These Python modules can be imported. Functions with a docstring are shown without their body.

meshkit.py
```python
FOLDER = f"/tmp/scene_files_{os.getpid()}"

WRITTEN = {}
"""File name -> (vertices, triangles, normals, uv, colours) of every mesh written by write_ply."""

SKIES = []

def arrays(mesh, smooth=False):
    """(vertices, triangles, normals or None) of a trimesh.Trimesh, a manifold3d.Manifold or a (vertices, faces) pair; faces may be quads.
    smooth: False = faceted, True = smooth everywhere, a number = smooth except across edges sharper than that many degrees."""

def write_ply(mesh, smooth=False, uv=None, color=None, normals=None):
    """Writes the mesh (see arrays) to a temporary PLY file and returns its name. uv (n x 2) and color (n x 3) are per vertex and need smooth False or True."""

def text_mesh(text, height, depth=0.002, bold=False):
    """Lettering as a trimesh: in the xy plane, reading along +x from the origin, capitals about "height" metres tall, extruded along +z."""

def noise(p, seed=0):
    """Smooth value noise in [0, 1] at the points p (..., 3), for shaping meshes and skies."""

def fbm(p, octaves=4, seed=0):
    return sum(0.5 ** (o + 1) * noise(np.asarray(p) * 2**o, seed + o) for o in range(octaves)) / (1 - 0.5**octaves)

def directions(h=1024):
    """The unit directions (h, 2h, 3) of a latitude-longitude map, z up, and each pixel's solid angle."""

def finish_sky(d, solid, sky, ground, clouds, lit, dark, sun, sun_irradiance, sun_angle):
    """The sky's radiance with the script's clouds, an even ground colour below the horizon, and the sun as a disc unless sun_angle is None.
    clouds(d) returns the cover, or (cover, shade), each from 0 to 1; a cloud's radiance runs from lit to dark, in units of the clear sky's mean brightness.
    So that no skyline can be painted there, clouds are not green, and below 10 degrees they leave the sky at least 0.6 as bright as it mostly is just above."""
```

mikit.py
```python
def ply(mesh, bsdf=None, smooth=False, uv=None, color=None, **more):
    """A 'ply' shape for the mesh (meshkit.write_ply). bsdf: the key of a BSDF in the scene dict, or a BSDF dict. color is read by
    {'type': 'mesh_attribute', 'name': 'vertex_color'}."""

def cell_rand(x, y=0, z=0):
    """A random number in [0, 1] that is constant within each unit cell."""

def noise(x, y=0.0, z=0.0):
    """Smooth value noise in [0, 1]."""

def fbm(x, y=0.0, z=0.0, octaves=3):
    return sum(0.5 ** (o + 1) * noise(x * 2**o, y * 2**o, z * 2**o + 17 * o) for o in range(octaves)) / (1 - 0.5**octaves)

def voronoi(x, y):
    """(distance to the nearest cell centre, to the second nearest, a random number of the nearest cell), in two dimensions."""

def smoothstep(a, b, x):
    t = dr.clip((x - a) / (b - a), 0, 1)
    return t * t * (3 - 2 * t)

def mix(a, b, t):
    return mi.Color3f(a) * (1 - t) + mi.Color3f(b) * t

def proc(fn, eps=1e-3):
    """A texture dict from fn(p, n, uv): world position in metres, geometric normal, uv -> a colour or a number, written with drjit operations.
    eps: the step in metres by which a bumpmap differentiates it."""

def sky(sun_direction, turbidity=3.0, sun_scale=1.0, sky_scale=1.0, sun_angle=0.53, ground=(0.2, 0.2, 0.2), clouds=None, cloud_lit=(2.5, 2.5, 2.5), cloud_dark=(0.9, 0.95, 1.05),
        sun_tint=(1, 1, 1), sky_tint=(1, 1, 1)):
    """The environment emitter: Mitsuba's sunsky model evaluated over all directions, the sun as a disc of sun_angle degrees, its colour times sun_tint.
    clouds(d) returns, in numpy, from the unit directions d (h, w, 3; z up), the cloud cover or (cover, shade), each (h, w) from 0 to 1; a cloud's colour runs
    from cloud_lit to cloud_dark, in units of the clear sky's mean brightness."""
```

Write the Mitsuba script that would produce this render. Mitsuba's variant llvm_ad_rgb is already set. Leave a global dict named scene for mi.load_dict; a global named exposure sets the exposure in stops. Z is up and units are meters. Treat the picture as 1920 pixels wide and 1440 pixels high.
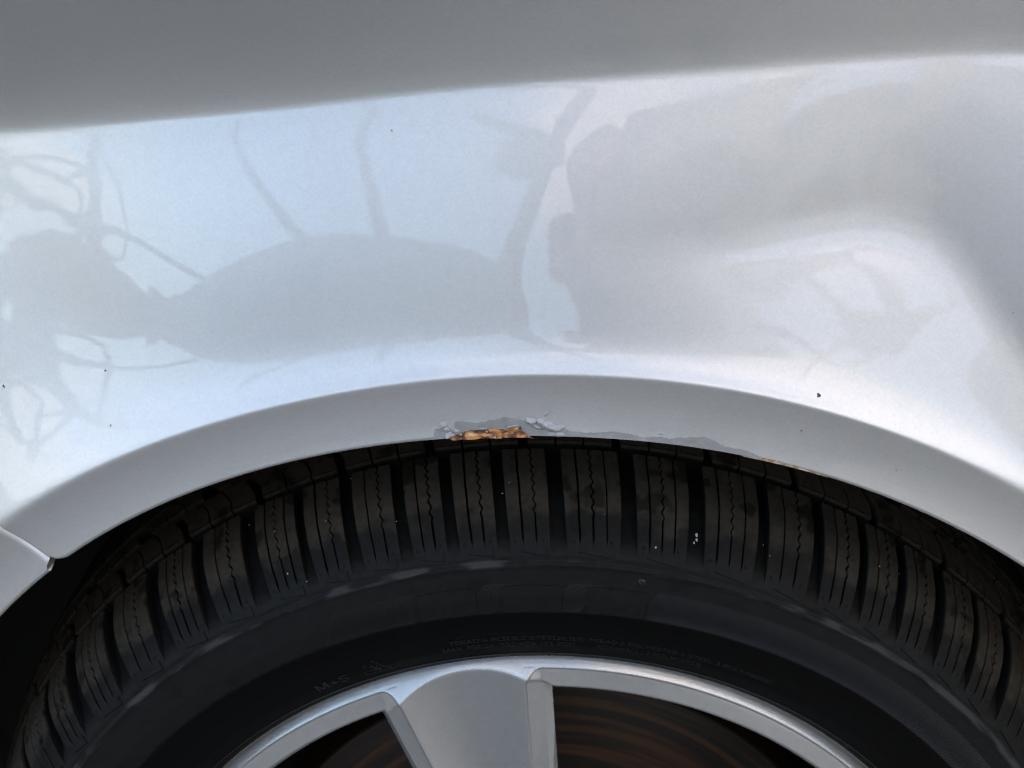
import math
import numpy as np
import trimesh
import mitsuba as mi
import drjit as dr
import mikit
import meshkit
from scipy.ndimage import gaussian_filter1d
from shapely.geometry import Polygon
from shapely.geometry import box as sbox

T = mi.ScalarTransform4f
scene, labels = {}, {}
rng = np.random.default_rng(7)
WZ = 0.31                                   # height of the wheel's axis

# ------------------------------------------------------------------ camera, sky, exposure
PITCH, YAW, DIST = math.radians(33.147), math.radians(-1.674), 1.0987
CAM_D = np.array([math.sin(YAW) * math.cos(PITCH), math.cos(YAW) * math.cos(PITCH), -math.sin(PITCH)])
CAM_AT = np.array([-.0199, 0, .3814 + WZ])
CAM_O = CAM_AT - DIST * CAM_D
scene['camera'] = {
    'type': 'thinlens', 'fov': 24.0, 'fov_axis': 'x', 'aperture_radius': 0.0016, 'focus_distance': 1.05,
    'near_clip': 0.05, 'far_clip': 3000.0,
    'to_world': T().look_at(origin=CAM_O.tolist(), target=CAM_AT.tolist(), up=[0, 0, 1]),
}


def clouds(d):
    q = d / np.maximum(d[..., 2:3] + 0.25, 0.05)
    a = meshkit.fbm(np.stack([q[..., 0] * 1.031 + 27.97, q[..., 1] * 1.031 + 12.5, 0 * q[..., 0]], -1), 5, 3)
    b = meshkit.fbm(np.stack([q[..., 0] * 2.4, q[..., 1] * 2.4, 0 * q[..., 0] + 4], -1), 4, 9)
    return np.maximum(np.clip((a - 0.585) * 7, 0, 1), .10), np.clip((b - .55) * 2, 0, .5)


scene['sky'] = mikit.sky((0.35, 0.80, 0.42), turbidity=3, sun_scale=0.07, sun_angle=12, clouds=clouds, sky_tint=(1.17, 1.02, .88),
                         cloud_lit=(1.52, 1.32, 1.20), cloud_dark=(.92, 1.0, 1.12))
exposure = 5.33

# ------------------------------------------------------------------ helpers


def tag(key, label, category=None, group=None, kind=None):
    labels[key] = {'label': label}
    if category:
        labels[key]['category'] = category
    if group:
        labels[key]['group'] = group
    if kind:
        labels[key]['kind'] = kind


def key_for(base):
    if base not in scene:
        return base
    i = 1
    while f'{base}_{i:03d}' in scene:
        i += 1
    return f'{base}_{i:03d}'


def add(base, mesh, bsdf, smooth=30, up=WZ, **more):
    """One entry of the scene. Meshes of the car are written about the wheel's axis and lifted by WZ."""
    k = key_for(base)
    scene[k] = mikit.ply(mesh, bsdf, smooth=smooth, to_world=T().translate([0, 0, up]), **more)
    return k


def quads(nr, nc):
    """Faces of a grid of nr x nc vertices, row by row."""
    i, j = np.meshgrid(np.arange(nr - 1), np.arange(nc - 1), indexing='ij')
    a = i * nc + j
    return np.stack([a, a + 1, a + nc + 1, a + nc], -1).reshape(-1, 4)


def tris(q):
    return np.vstack([q[:, [0, 1, 2]], q[:, [0, 2, 3]]])


def gridmesh(P, flip=False):
    nr, nc = P.shape[:2]
    q = quads(nr, nc)
    if flip:
        q = q[:, ::-1]
    return trimesh.Trimesh(P.reshape(-1, 3), tris(q), process=False)


def cat(ms):
    return trimesh.util.concatenate(ms)


def tube(pts, rad, sides=10):
    p = np.asarray(pts, float)
    rad = np.broadcast_to(rad, (len(p),))
    t = np.gradient(p, axis=0)
    t /= np.linalg.norm(t, axis=1, keepdims=True)
    a = np.cross(t, [0.13, 0.91, 0.3])
    a /= np.linalg.norm(a, axis=1, keepdims=True)
    b = np.cross(t, a)
    w = np.linspace(0, 2 * np.pi, sides + 1)
    P = p[:, None] + rad[:, None, None] * (np.cos(w)[None, :, None] * a[:, None] + np.sin(w)[None, :, None] * b[:, None])
    m = gridmesh(P)
    caps = []
    for e in (0, -1):
        v = np.vstack([P[e, :-1], p[e]])
        n = len(v) - 1
        f = np.array([[i, (i + 1) % n, n] for i in range(n)])
        caps.append(trimesh.Trimesh(v, f if e else f[:, ::-1], process=False))
    return cat([m] + caps)


def box(c, s):
    m = trimesh.creation.box(s)
    m.apply_translation(c)
    return m


def tab(x, y, sig=16):
    g = np.linspace(-90, 90, 721)
    v = gaussian_filter1d(np.interp(g, x, y), sig)
    return lambda d: np.interp(d, g, v)


def sm(a, b, x):
    t = np.clip((np.asarray(x, float) - a) / (b - a), 0, 1)
    return t * t * (3 - 2 * t)


# ------------------------------------------------------------------ materials
P_ = mikit.proc


def flakes(p, n, uv):
    c = mikit.cell_rand(p.x * 2600, p.y * 2600, p.z * 2600)
    m = mikit.noise(p.x * 900, p.y * 900, p.z * 900)
    k = 0.93 + 0.10 * c + 0.07 * (m - 0.5)
    return mi.Color3f(0.43 * k, 0.43 * k, 0.43 * k)


def peel(p, n, uv):
    return mikit.noise(p.x * 240, p.y * 240, p.z * 240) + 0.5 * mikit.noise(p.x * 520, p.y * 520 + 9, p.z * 520)


scene['silver_paint'] = {
    'type': 'twosided', 'b': {'type': 'blendbsdf', 'weight': 0.058,
        'base': {'type': 'principled', 'base_color': P_(flakes), 'metallic': 0.74, 'roughness': 0.50, 'specular': 0.3},
        'coat': {'type': 'bumpmap', 'arbitrary': P_(peel, 4e-4), 'scale': 6e-6,
                 'bsdf': {'type': 'conductor', 'material': 'none'}}}}
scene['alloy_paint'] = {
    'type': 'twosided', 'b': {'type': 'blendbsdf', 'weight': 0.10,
        'base': {'type': 'principled', 'base_color': P_(lambda p, n, uv: mi.Color3f(.30, .305, .31) * (1 - .72 * mikit.smoothstep(.0013, .0050, p.y) * mikit.smoothstep(.2158, .2145, dr.sqrt(p.x * p.x + (p.z - WZ) * (p.z - WZ)))) * (0.9 + 0.2 * mikit.cell_rand(p.x * 2400, p.y * 2400, p.z * 2400)) * (0.94 + 0.12 * mikit.fbm(p.x * 260, p.y * 260, p.z * 260, 3))),  # window pockets darken with depth: shade painted into the base colour
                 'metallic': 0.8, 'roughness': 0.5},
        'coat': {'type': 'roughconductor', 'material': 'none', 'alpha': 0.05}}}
scene['primer'] = {'type': 'twosided', 'b': {'type': 'principled', 'base_color': P_(lambda p, n, uv: mi.Color3f(.165, .164, .160) * (0.85 + 0.3 * mikit.fbm(p.x * 500, p.y * 500, p.z * 500, 3))), 'roughness': 0.5, 'specular': 0.4}}
scene['filler'] = {'type': 'twosided', 'b': {'type': 'principled', 'base_color': P_(lambda p, n, uv: mi.Color3f(.21, .21, .212) * (0.75 + 0.5 * mikit.fbm(p.x * 700, p.y * 700, p.z * 700, 3))), 'roughness': 0.38, 'specular': 0.5}}


def rust_color(p, n, uv):
    a = mikit.fbm(p.x * 260, p.y * 260, p.z * 330, 4)
    b = mikit.fbm(p.x * 520 + 5, p.y * 520, p.z * 520, 3)
    c = mikit.mix(mi.Color3f(.050, .015, .005), mi.Color3f(.33, .13, .028), mikit.smoothstep(.44, .60, a))
    c = mikit.mix(c, mi.Color3f(.36, .26, .14), mikit.smoothstep(.60, .74, b))
    return mikit.mix(c, mi.Color3f(.07, .025, .01), mikit.smoothstep(.60, .72, mikit.fbm(p.x * 400, p.y * 400 + 3, p.z * 400, 3)))


scene['rust'] = {'type': 'twosided', 'b': {'type': 'bumpmap', 'arbitrary': P_(lambda p, n, uv: mikit.fbm(p.x * 700, p.y * 700, p.z * 700, 3), 3e-4), 'scale': 6e-4,
                 'bsdf': {'type': 'principled', 'base_color': P_(rust_color), 'roughness': 0.45, 'specular': 0.5}}}
scene['rust_stain'] = {'type': 'twosided', 'b': {'type': 'principled', 'base_color': P_(lambda p, n, uv: mikit.mix(mi.Color3f(.16, .085, .035), mi.Color3f(.24, .21, .18), mikit.smoothstep(.42, .62, mikit.fbm(p.x * 420, p.y * 420, p.z * 420, 3)))), 'roughness': 0.55}}
scene['black_dirt'] = {'type': 'twosided', 'b': {'type': 'principled', 'base_color': {'type': 'rgb', 'value': [.012, .011, .010]}, 'roughness': 0.5}}
scene['pale_dirt'] = {'type': 'twosided', 'b': {'type': 'principled', 'base_color': {'type': 'rgb', 'value': [.32, .32, .31]}, 'roughness': 0.7}}
scene['water'] = {'type': 'dielectric', 'int_ior': 1.33}


def tyre_color(p, n, uv):
    z = p.z - WZ
    R = dr.sqrt(p.x * p.x + z * z)
    th = dr.atan2(p.x, z)
    blot = mikit.fbm(p.x * 70, p.y * 110, p.z * 70, 4)
    fine = mikit.fbm(p.x * 420, p.y * 420, p.z * 420, 3)
    q = (.0535 - p.y) / .0375
    crown = .300 + .0090 * (1 - q * dr.abs(q))               # the tread's outer surface; the groove floors lie below it and stay black
    worn = mikit.smoothstep(.0095, .0205, p.y + (blot - .5) * .020) * mikit.smoothstep(-.0022, -.0010, R - dr.minimum(crown, .3090))
    grey = mi.Color3f(.0068, .0070, .0072) * (0.75 + 0.5 * fine)
    brown = mi.Color3f(.029, .0255, .021) * (0.7 + 0.6 * fine) * (1 - .55 * mikit.smoothstep(.60, .70, mikit.fbm(p.x * 95 + 7, p.y * 95, p.z * 95, 3)))
    c = mikit.mix(grey, brown, worn)
    # dust that lies on the upper half of the sidewall; the dust-free lower half faces down and has its shade painted in black
    clean_shade = mikit.smoothstep(.2605, .2580, R + (fine - .5) * .001) * mikit.smoothstep(.02, .0, p.y)
    c = mikit.mix(c, mi.Color3f(.0012, .0012, .0012), clean_shade)
    dust = mikit.smoothstep(.2800, .2822, R) * mikit.smoothstep(.2850, .2832, R) * mikit.smoothstep(.45, .7, mikit.fbm(th * 16, R * 300, 0, 3)) * mikit.smoothstep(.02, .0, p.y)
    c = mikit.mix(c, mi.Color3f(.026, .026, .027), dust)
    return mikit.mix(c, mi.Color3f(.002, .002, .002), mikit.smoothstep(.64, .70, mikit.fbm(th * 24 + 3, R * 110, p.y * 60, 3)) * .3 * mikit.smoothstep(.2975, .294, R))


def grain(p, n, uv):
    return mikit.fbm(p.x * 900, p.y * 900, p.z * 900, 2)


scene['rubber'] = {'type': 'twosided', 'b': {'type': 'bumpmap', 'arbitrary': P_(grain, 2e-4), 'scale': 8e-5,
                   'bsdf': {'type': 'principled', 'base_color': P_(tyre_color), 'roughness': 0.5, 'specular': 0.06}}}
scene['rubber_relief'] = {'type': 'twosided', 'b': {'type': 'principled', 'base_color': {'type': 'rgb', 'value': [.0085, .0088, .009]}, 'roughness': 0.36, 'specular': 0.20}}
scene['black_plastic'] = {'type': 'twosided', 'b': {'type': 'principled', 'base_color': {'type': 'rgb', 'value': [.010, .010, .010]}, 'roughness': 0.7, 'specular': 0.2}}


def disc_color(p, n, uv):
    z = p.z - WZ
    R = dr.sqrt(p.x * p.x + z * z)
    a = mikit.fbm(R * 240, dr.atan2(p.x, z) * 1.2, 0, 3)
    return mikit.mix(mi.Color3f(.014, .010, .008), mi.Color3f(.060, .027, .012), mikit.smoothstep(.30, .80, a))


scene['disc_metal'] = {'type': 'twosided', 'b': {'type': 'principled', 'base_color': P_(disc_color), 'metallic': 0.3, 'roughness': 0.5}}
scene['asphalt'] = {'type': 'twosided', 'b': {'type': 'principled', 'base_color': P_(lambda p, n, uv: mi.Color3f(.15, .148, .143) * (0.7 + 0.6 * mikit.fbm(p.x * 30, p.y * 30, 0, 4))), 'roughness': 0.9}}

# ------------------------------------------------------------------ the ground
g = trimesh.Trimesh([[-400, -400, 0], [400, -400, 0], [400, 400, 0], [-400, 400, 0]], [[0, 1, 2], [0, 2, 3]], process=False)
add('ground', g, 'asphalt', smooth=False, up=0)
tag('ground', 'grey asphalt street the car stands on', kind='structure')

# ------------------------------------------------------------------ the body side, one surface y(x, z) about the wheel's axis
YC = -.020
TH = np.radians(np.linspace(-85, 85, 681))
RL = gaussian_filter1d(np.interp(np.degrees(TH), [-90, -51, -41, -30, -15, 0, 15, 40, 90], [.355, .3580, .3605, .3618, .3632, .3643, .3664, .3668, .3668]), 24)
RC = gaussian_filter1d(np.interp(np.degrees(TH), [-90, -40, -20, 0, 12, 90], [.394, .3955, .3955, .4002, .4018, .4010]), 24)
ZB = [.50999, .09322, -.52146, .44778, 2.04949]
UA = [-.30, -.10, -.05, -.012, -.002, .0025, .014, .035, .07, .10, .14, .3]
AA = [-32, -28, -17, -3, 9, 38, 35.5, 32, 26.5, 23, 21.5, 21]
LF = tab([-75,-46,-40,-33,-29,-22, -8, 4, 15, 28, 45, 75], [.080,.075,.060,.035,.0150,.0085, .0062, .0045, .0050, .0085, .016, .016])
KF = tab([-75,-46,-40,-33,-29,-22, -8, 4, 15, 28, 45, 75], [.50,.62,.72,.78,.95,1.15, 1.25, 1.25, 1.1, .70, .45, .40])
AD = tab([-90, 2, 15, 27, 40, 60], [0, 0, .44, .44, .12, 0], 18)
SC = tab([-90, 0, 8, 12, 16, 20, 24, 28, 34, 90], [.6, .6, .62, .70, .85, .97, .80, .55, .4, .4], 10)
_u = np.linspace(-.3, .5, 8001)
_I = np.cumsum(gaussian_filter1d(np.tan(np.radians(np.interp(_u, UA, AA))), 9)) * (_u[1] - _u[0])
_I -= np.interp(.13, _u, _I)
_J = np.cumsum(gaussian_filter1d(np.interp(_u, [-.2, -.03, -.004, .006, .3], [.15, .2, .1, -.10, -.10]), 14)) * (_u[1] - _u[0])
_J -= np.interp(.13, _u, _J)
_K = np.cumsum(gaussian_filter1d(np.interp(_u, [-.2, -.03, -.006, .0, .3], [-.42, -.32, -.12, 0, 0]), 9)) * (_u[1] - _u[0])
_K -= np.interp(.13, _u, _K)
_d = np.linspace(0, .4, 1601)
_D = np.cumsum(gaussian_filter1d(np.interp(_d, [0, .066, .090, .15, .17], [1, 1, -.07, -.05, 0]), 10)) * (_d[1] - _d[0])


def plan(x):
    x = np.asarray(x, float)
    return np.where(x < .05, .27 * (x - .05) ** 2, .10 * (x - .05) ** 2)


def z_lip(x):
    return np.interp(x, RL * np.sin(TH), RL * np.cos(TH))


def z_crest(x):
    return np.interp(x, RC * np.sin(TH), RC * np.cos(TH))


def z_body(x):
    x = np.clip(x, -.32, .32)
    return ZB[0] + ZB[1] * x + ZB[2] * x * x + ZB[3] * x ** 3 + ZB[4] * x ** 4


def y_base(x, z):
    u = z_body(x) - z
    return YC + plan(x) - np.interp(u, _u, _I) - sm(0, .2, x) * np.interp(u, _u, _J) - .085 * sm(.10, .25, -x) * (u - .13) - sm(-.02, .26, -x) * np.interp(u, _u, _K)


def hollow(d, dg):
    s = SC(dg)
    return AD(dg) * np.where(d < 0, d, s * np.interp(d / s, _d, _D))


def y_side(x, z):
    x, z = np.asarray(x, float), np.asarray(z, float)
    th = np.arctan2(x, z)
    rc = np.interp(th, TH, RC)
    d = np.hypot(x, z) - rc
    xf, zf = rc * np.sin(th), rc * np.cos(th)
    dg = np.degrees(th)
    yf = YC + plan(xf)
    band = yf - .12 * d - 9.0 * d * d
    k = .0010 + .0035 * sm(25, 62, np.abs(dg + 3)) ** 1.3
    L, K = LF(dg), KF(dg)
    F = np.where(d > 0, K * L * (1 - np.exp(-np.maximum(d, 0) / L)), K * d) + hollow(d, dg)
    pan = yf + (y_base(x, z) - y_base(xf, zf)) + F
    m = np.maximum(band, pan)
    return m + k * np.log(np.exp((band - m) / k) + np.exp((pan - m) / k)) - k * np.log(2)


def side_normal(x, z, h=4e-4):
    gx = (y_side(x + h, z) - y_side(x - h, z)) / (2 * h)
    gz = (y_side(x, z + h) - y_side(x, z - h)) / (2 * h)
    n = np.stack([gx, -np.ones_like(gx), gz], -1)
    return n / np.linalg.norm(n, axis=-1, keepdims=True)


def joint(x):
    return .12076 - .64136 * x


LIP_UP = .0062
XJ = -0.2360                                   # where the joint meets the arch
_x = np.linspace(-.26, -.20, 6001)
XJ = float(_x[np.argmin(np.abs(z_lip(_x) + LIP_UP - joint(_x)))])

# the wing (fender): columns of constant x from its lower edge to above the body line, the lower edge rolled inwards
xs = np.concatenate([np.linspace(-.62, -.36, 14)[:-1], np.linspace(-.36, .36, 640), np.linspace(.36, .62, 14)[1:]])
zlow = np.where(xs < XJ, joint(xs), z_lip(np.clip(xs, -.35, .352)) + LIP_UP)
zlow = np.where(xs > .352, z_lip(.352) + LIP_UP, zlow)
# the corner at the joint is rounded
zlow = zlow + .0022 * np.exp(-((xs - XJ) / .0030) ** 2)
ztop = z_body(xs) + .125
zm = np.maximum(z_crest(np.clip(xs, -.38, .38)) + .022, zlow + .03)
rows = [zlow + (zm - zlow) * t for t in np.linspace(0, 1, 150)]
zb = z_body(xs)
rows += [zm + (zb - .02 - zm) * t for t in np.linspace(0, 1, 130)[1:]]
rows += [zb - .02 + .04 * t for t in np.linspace(0, 1, 60)[1:]]
rows += [zb + .02 + (ztop - zb - .02) * t for t in np.linspace(0, 1, 50)[1:]]
Z = np.array(rows)
X = np.broadcast_to(xs, Z.shape)
S = np.stack([X, y_side(X, Z), Z], -1)


def rolled(edge, r=.0022, flange=.014, steps=8, inside=None):
    """Rows that carry an edge (n x 3) round an inward roll and a flange; inside: unit directions in the xz plane, off the sheet."""
    out = [edge + inside * r * math.sin(f) + np.array([0, r * (1 - math.cos(f)), 0]) for f in np.linspace(0, np.pi / 2, steps)[1:]]
    out.append(out[-1] + np.array([0, flange, 0]) + inside * .0005)
    return out[::-1]


e = S[0]
tx = np.gradient(e[:, 0])
tz = gaussian_filter1d(np.gradient(e[:, 2]), 1.2)
ins = np.stack([tz, 0 * tz, -tx], -1)
ins /= np.linalg.norm(ins, axis=1, keepdims=True)
low = rolled(e, inside=ins)
# the top rolls over towards the bonnet
top = [S[-1] + np.array([0, .02 * math.sin(f), .02 * (1 - math.cos(f)) * 0 + .02 * (math.sin(f))]) for f in (.3,)]
W = np.array(low + list(S))
add('car__fender', gridmesh(W), 'silver_paint', smooth=True)
tag('car__fender', 'silver metallic wing panel with a flared wheel arch')
roof = [S[-1]]
for f in np.linspace(0, 1, 12)[1:]:
    roof.append(S[-1] + np.stack([0 * xs, .012 + .55 * f + 0 * xs, .012 + .05 * math.sin(f * 1.5) + 0 * xs], -1))
roof[0] = S[-1] + np.array([0, .003, .002])
add('car__bonnet', gridmesh(np.array(roof)), 'silver_paint', smooth=40)

# the bumper below the joint
bx = np.concatenate([np.linspace(-.62, -.36, 12)[:-1], np.linspace(-.36, XJ - .0030, 120)])
bz1 = joint(bx) - .0058
bz0 = np.where(bx < -.352, z_lip(-.352), z_lip(np.maximum(bx, -.352))) + LIP_UP
keep = bz1 - bz0 > .0012
bx, bz0, bz1 = bx[keep], bz0[keep], bz1[keep]
t = np.linspace(0, 1, 60)[:, None]
BZ = bz0 + (bz1 - bz0) * t
BX = np.broadcast_to(bx, BZ.shape)
B = np.stack([BX, y_side(BX, BZ) - .0008, BZ], -1)
e = B[-1]
up = np.tile([.42, 0, .91], (len(bx), 1))
topr = rolled(e, r=.0042, flange=.010, steps=12, inside=up)[::-1]
e = B[0]
tx, tz = np.gradient(e[:, 0]), np.gradient(e[:, 2])
ins = np.stack([tz, 0 * tz, -tx], -1)
ins /= np.linalg.norm(ins, axis=1, keepdims=True)
add('car__bumper', gridmesh(np.array(rolled(e, inside=ins) + list(B) + topr)), 'silver_paint', smooth=True)
tag('car__bumper', 'silver bumper corner below the wing joint')

# the dark liner of the wheel arch, a deep tunnel closed at the back
th = np.radians(np.linspace(-118, 118, 90))
prof = [(.3685, .0), (.372, .012), (.374, .05), (.372, .16), (.360, .24), (.30, .262), (.0, .262)]
Lm = np.array([[(R * math.sin(a) * (1.0 if R else 1), y + .27 * max(0, -.05 - .37 * math.sin(a)) ** 2 * 0 + .012, R * math.cos(a)) for a in th] for R, y in prof])
add('car__wheel_arch_liner', gridmesh(Lm), 'black_plastic', smooth=40)

# ------------------------------------------------------------------ the wheel: carcass, tread blocks, rim, brake disc
SIDE = np.array([(.2195, .0045), (.2210, .0010), (.2235, -.0012), (.2262, -.0030), (.2350, -.0075), (.2470, -.0113), (.2530, -.0124), (.2570, -.0124),
                 (.2600, -.0120), (.2680, -.0105), (.2775, -.0064), (.2806, -.0050), (.2816, -.0056), (.2824, -.0054), (.2831, -.0032), (.2838, -.0024), (.2846, -.0030),
                 (.2920, .0040), (.3000, .0160), (.3045, .0260), (.3070, .0350), (.3090, .0535), (.3112, .0700), (.3122, .0900)])
CR = [(.3112, .1100), (.3090, .1265), (.3045, .154), (.300, .164), (.292, .176), (.2821, .184), (.268, .190), (.250, .192), (.235, .187), (.2195, .176)]
seg = np.concatenate([[0], np.cumsum(np.hypot(*np.diff(SIDE, axis=0).T))])
sR = gaussian_filter1d(np.interp(np.linspace(0, seg[-1], 900), seg, SIDE[:, 0]), 5, mode='nearest')
sY = gaussian_filter1d(np.interp(np.linspace(0, seg[-1], 900), seg, SIDE[:, 1]), 5, mode='nearest')


def at_y(y):                                # radius of the tread surface at depth y (shoulder and crown only)
    i = np.argmin(np.abs(sR - .2835))
    return np.interp(y, sY[i:], sR[i:])


def depth_of(R, y):                         # how deep the grooves are below the tread surface
    return .0075 * sm(.2855, .3020, R)


def revolve(pr, th):
    pr = np.asarray(pr, float)
    return np.stack([pr[:, :1] * np.sin(th), np.broadcast_to(pr[:, 1:], (len(pr), len(th))), pr[:, :1] * np.cos(th)], -1)


full = np.linspace(0, 2 * np.pi, 721)
i0 = np.argmin(np.abs(sR - .2832))
low = np.stack([sR[:i0:3], sY[:i0:3]], 1)
shoulder = np.stack([sR[i0::4], sY[i0::4]], 1)
dep = depth_of(shoulder[:, 0], shoulder[:, 1])
ny = np.gradient(shoulder[:, 1])
nr = np.gradient(shoulder[:, 0])
nl = np.hypot(ny, nr)
base = shoulder + np.stack([-dep * ny / nl, dep * nr / nl], 1)
carcass = np.vstack([low, base, [(r - .0075 * sm(.285, .302, r), y) for r, y in CR]])
add('car__wheel__tyre', gridmesh(revolve(carcass, full)), 'rubber', smooth=32)
tag('car__wheel__tyre', 'black winter tyre with dusty shoulder and glossy lower sidewall')

# fine raised ring above the rim with small mould marks, broken at each mark
ring = []
marks = np.radians(np.array([-30.0, -19.5, -5.6, 11.9, 26.5, 41.0]))
lim = np.concatenate([[-1.2], marks, [1.2]])
for a, b in zip(lim[:-1], lim[1:]):
    a_, b_ = np.linspace(a + .004, b - .004, 60)[[0, -1]]
    th = np.linspace(a_, b_, 60)
    ring.append(tube(np.stack([.2262 * np.sin(th), 0 * th - .0031, .2262 * np.cos(th)], 1), .00042, 6))
for a in marks:
    ring.append(tube([[R * math.sin(a), -.0032 - (R - .2262) * .5, R * math.cos(a)] for R in (.2250, .2262, .2276)], .0006, 6))
add('car__wheel__tyre_bead_line', cat(ring), 'rubber_relief', smooth=40)

PX0, PX1 = .0535, None


def strip(y, thL, thR, dep_, close=True):
    """A rubber strip over depths y between the angles thL and thR, with walls dep_ deep."""
    R = at_y(y)
    R2 = R - dep_
    y2 = y + dep_ * .25 * sm(.03, .0, y)
    f = lambda R, y, t: np.stack([R * np.sin(t), y, R * np.cos(t)], -1)
    c = .00045                              # small bevel along both long edges
    tc = c / .31
    ok = (thR - thL) > 2.4 * tc
    tc = np.where(ok, tc, 0)
    Rb = R - np.where(ok, c * .8, 0)
    P = np.stack([f(R2, y2, thL), f(Rb, y, thL), f(R, y, thL + tc), f(R, y, (thL + thR) / 2), f(R, y, thR - tc), f(Rb, y, thR), f(R2, y2, thR)], 1)
    m = gridmesh(P)
    if close:
        v = P[-1]
        m2 = trimesh.Trimesh(v, [[0, 1, 5], [0, 5, 6], [1, 2, 4], [1, 4, 5]], process=False)
        m = cat([m, m2])
    return m


def tri(t):
    return 2 * np.abs(t - np.floor(t) - .5) - .5


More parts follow.
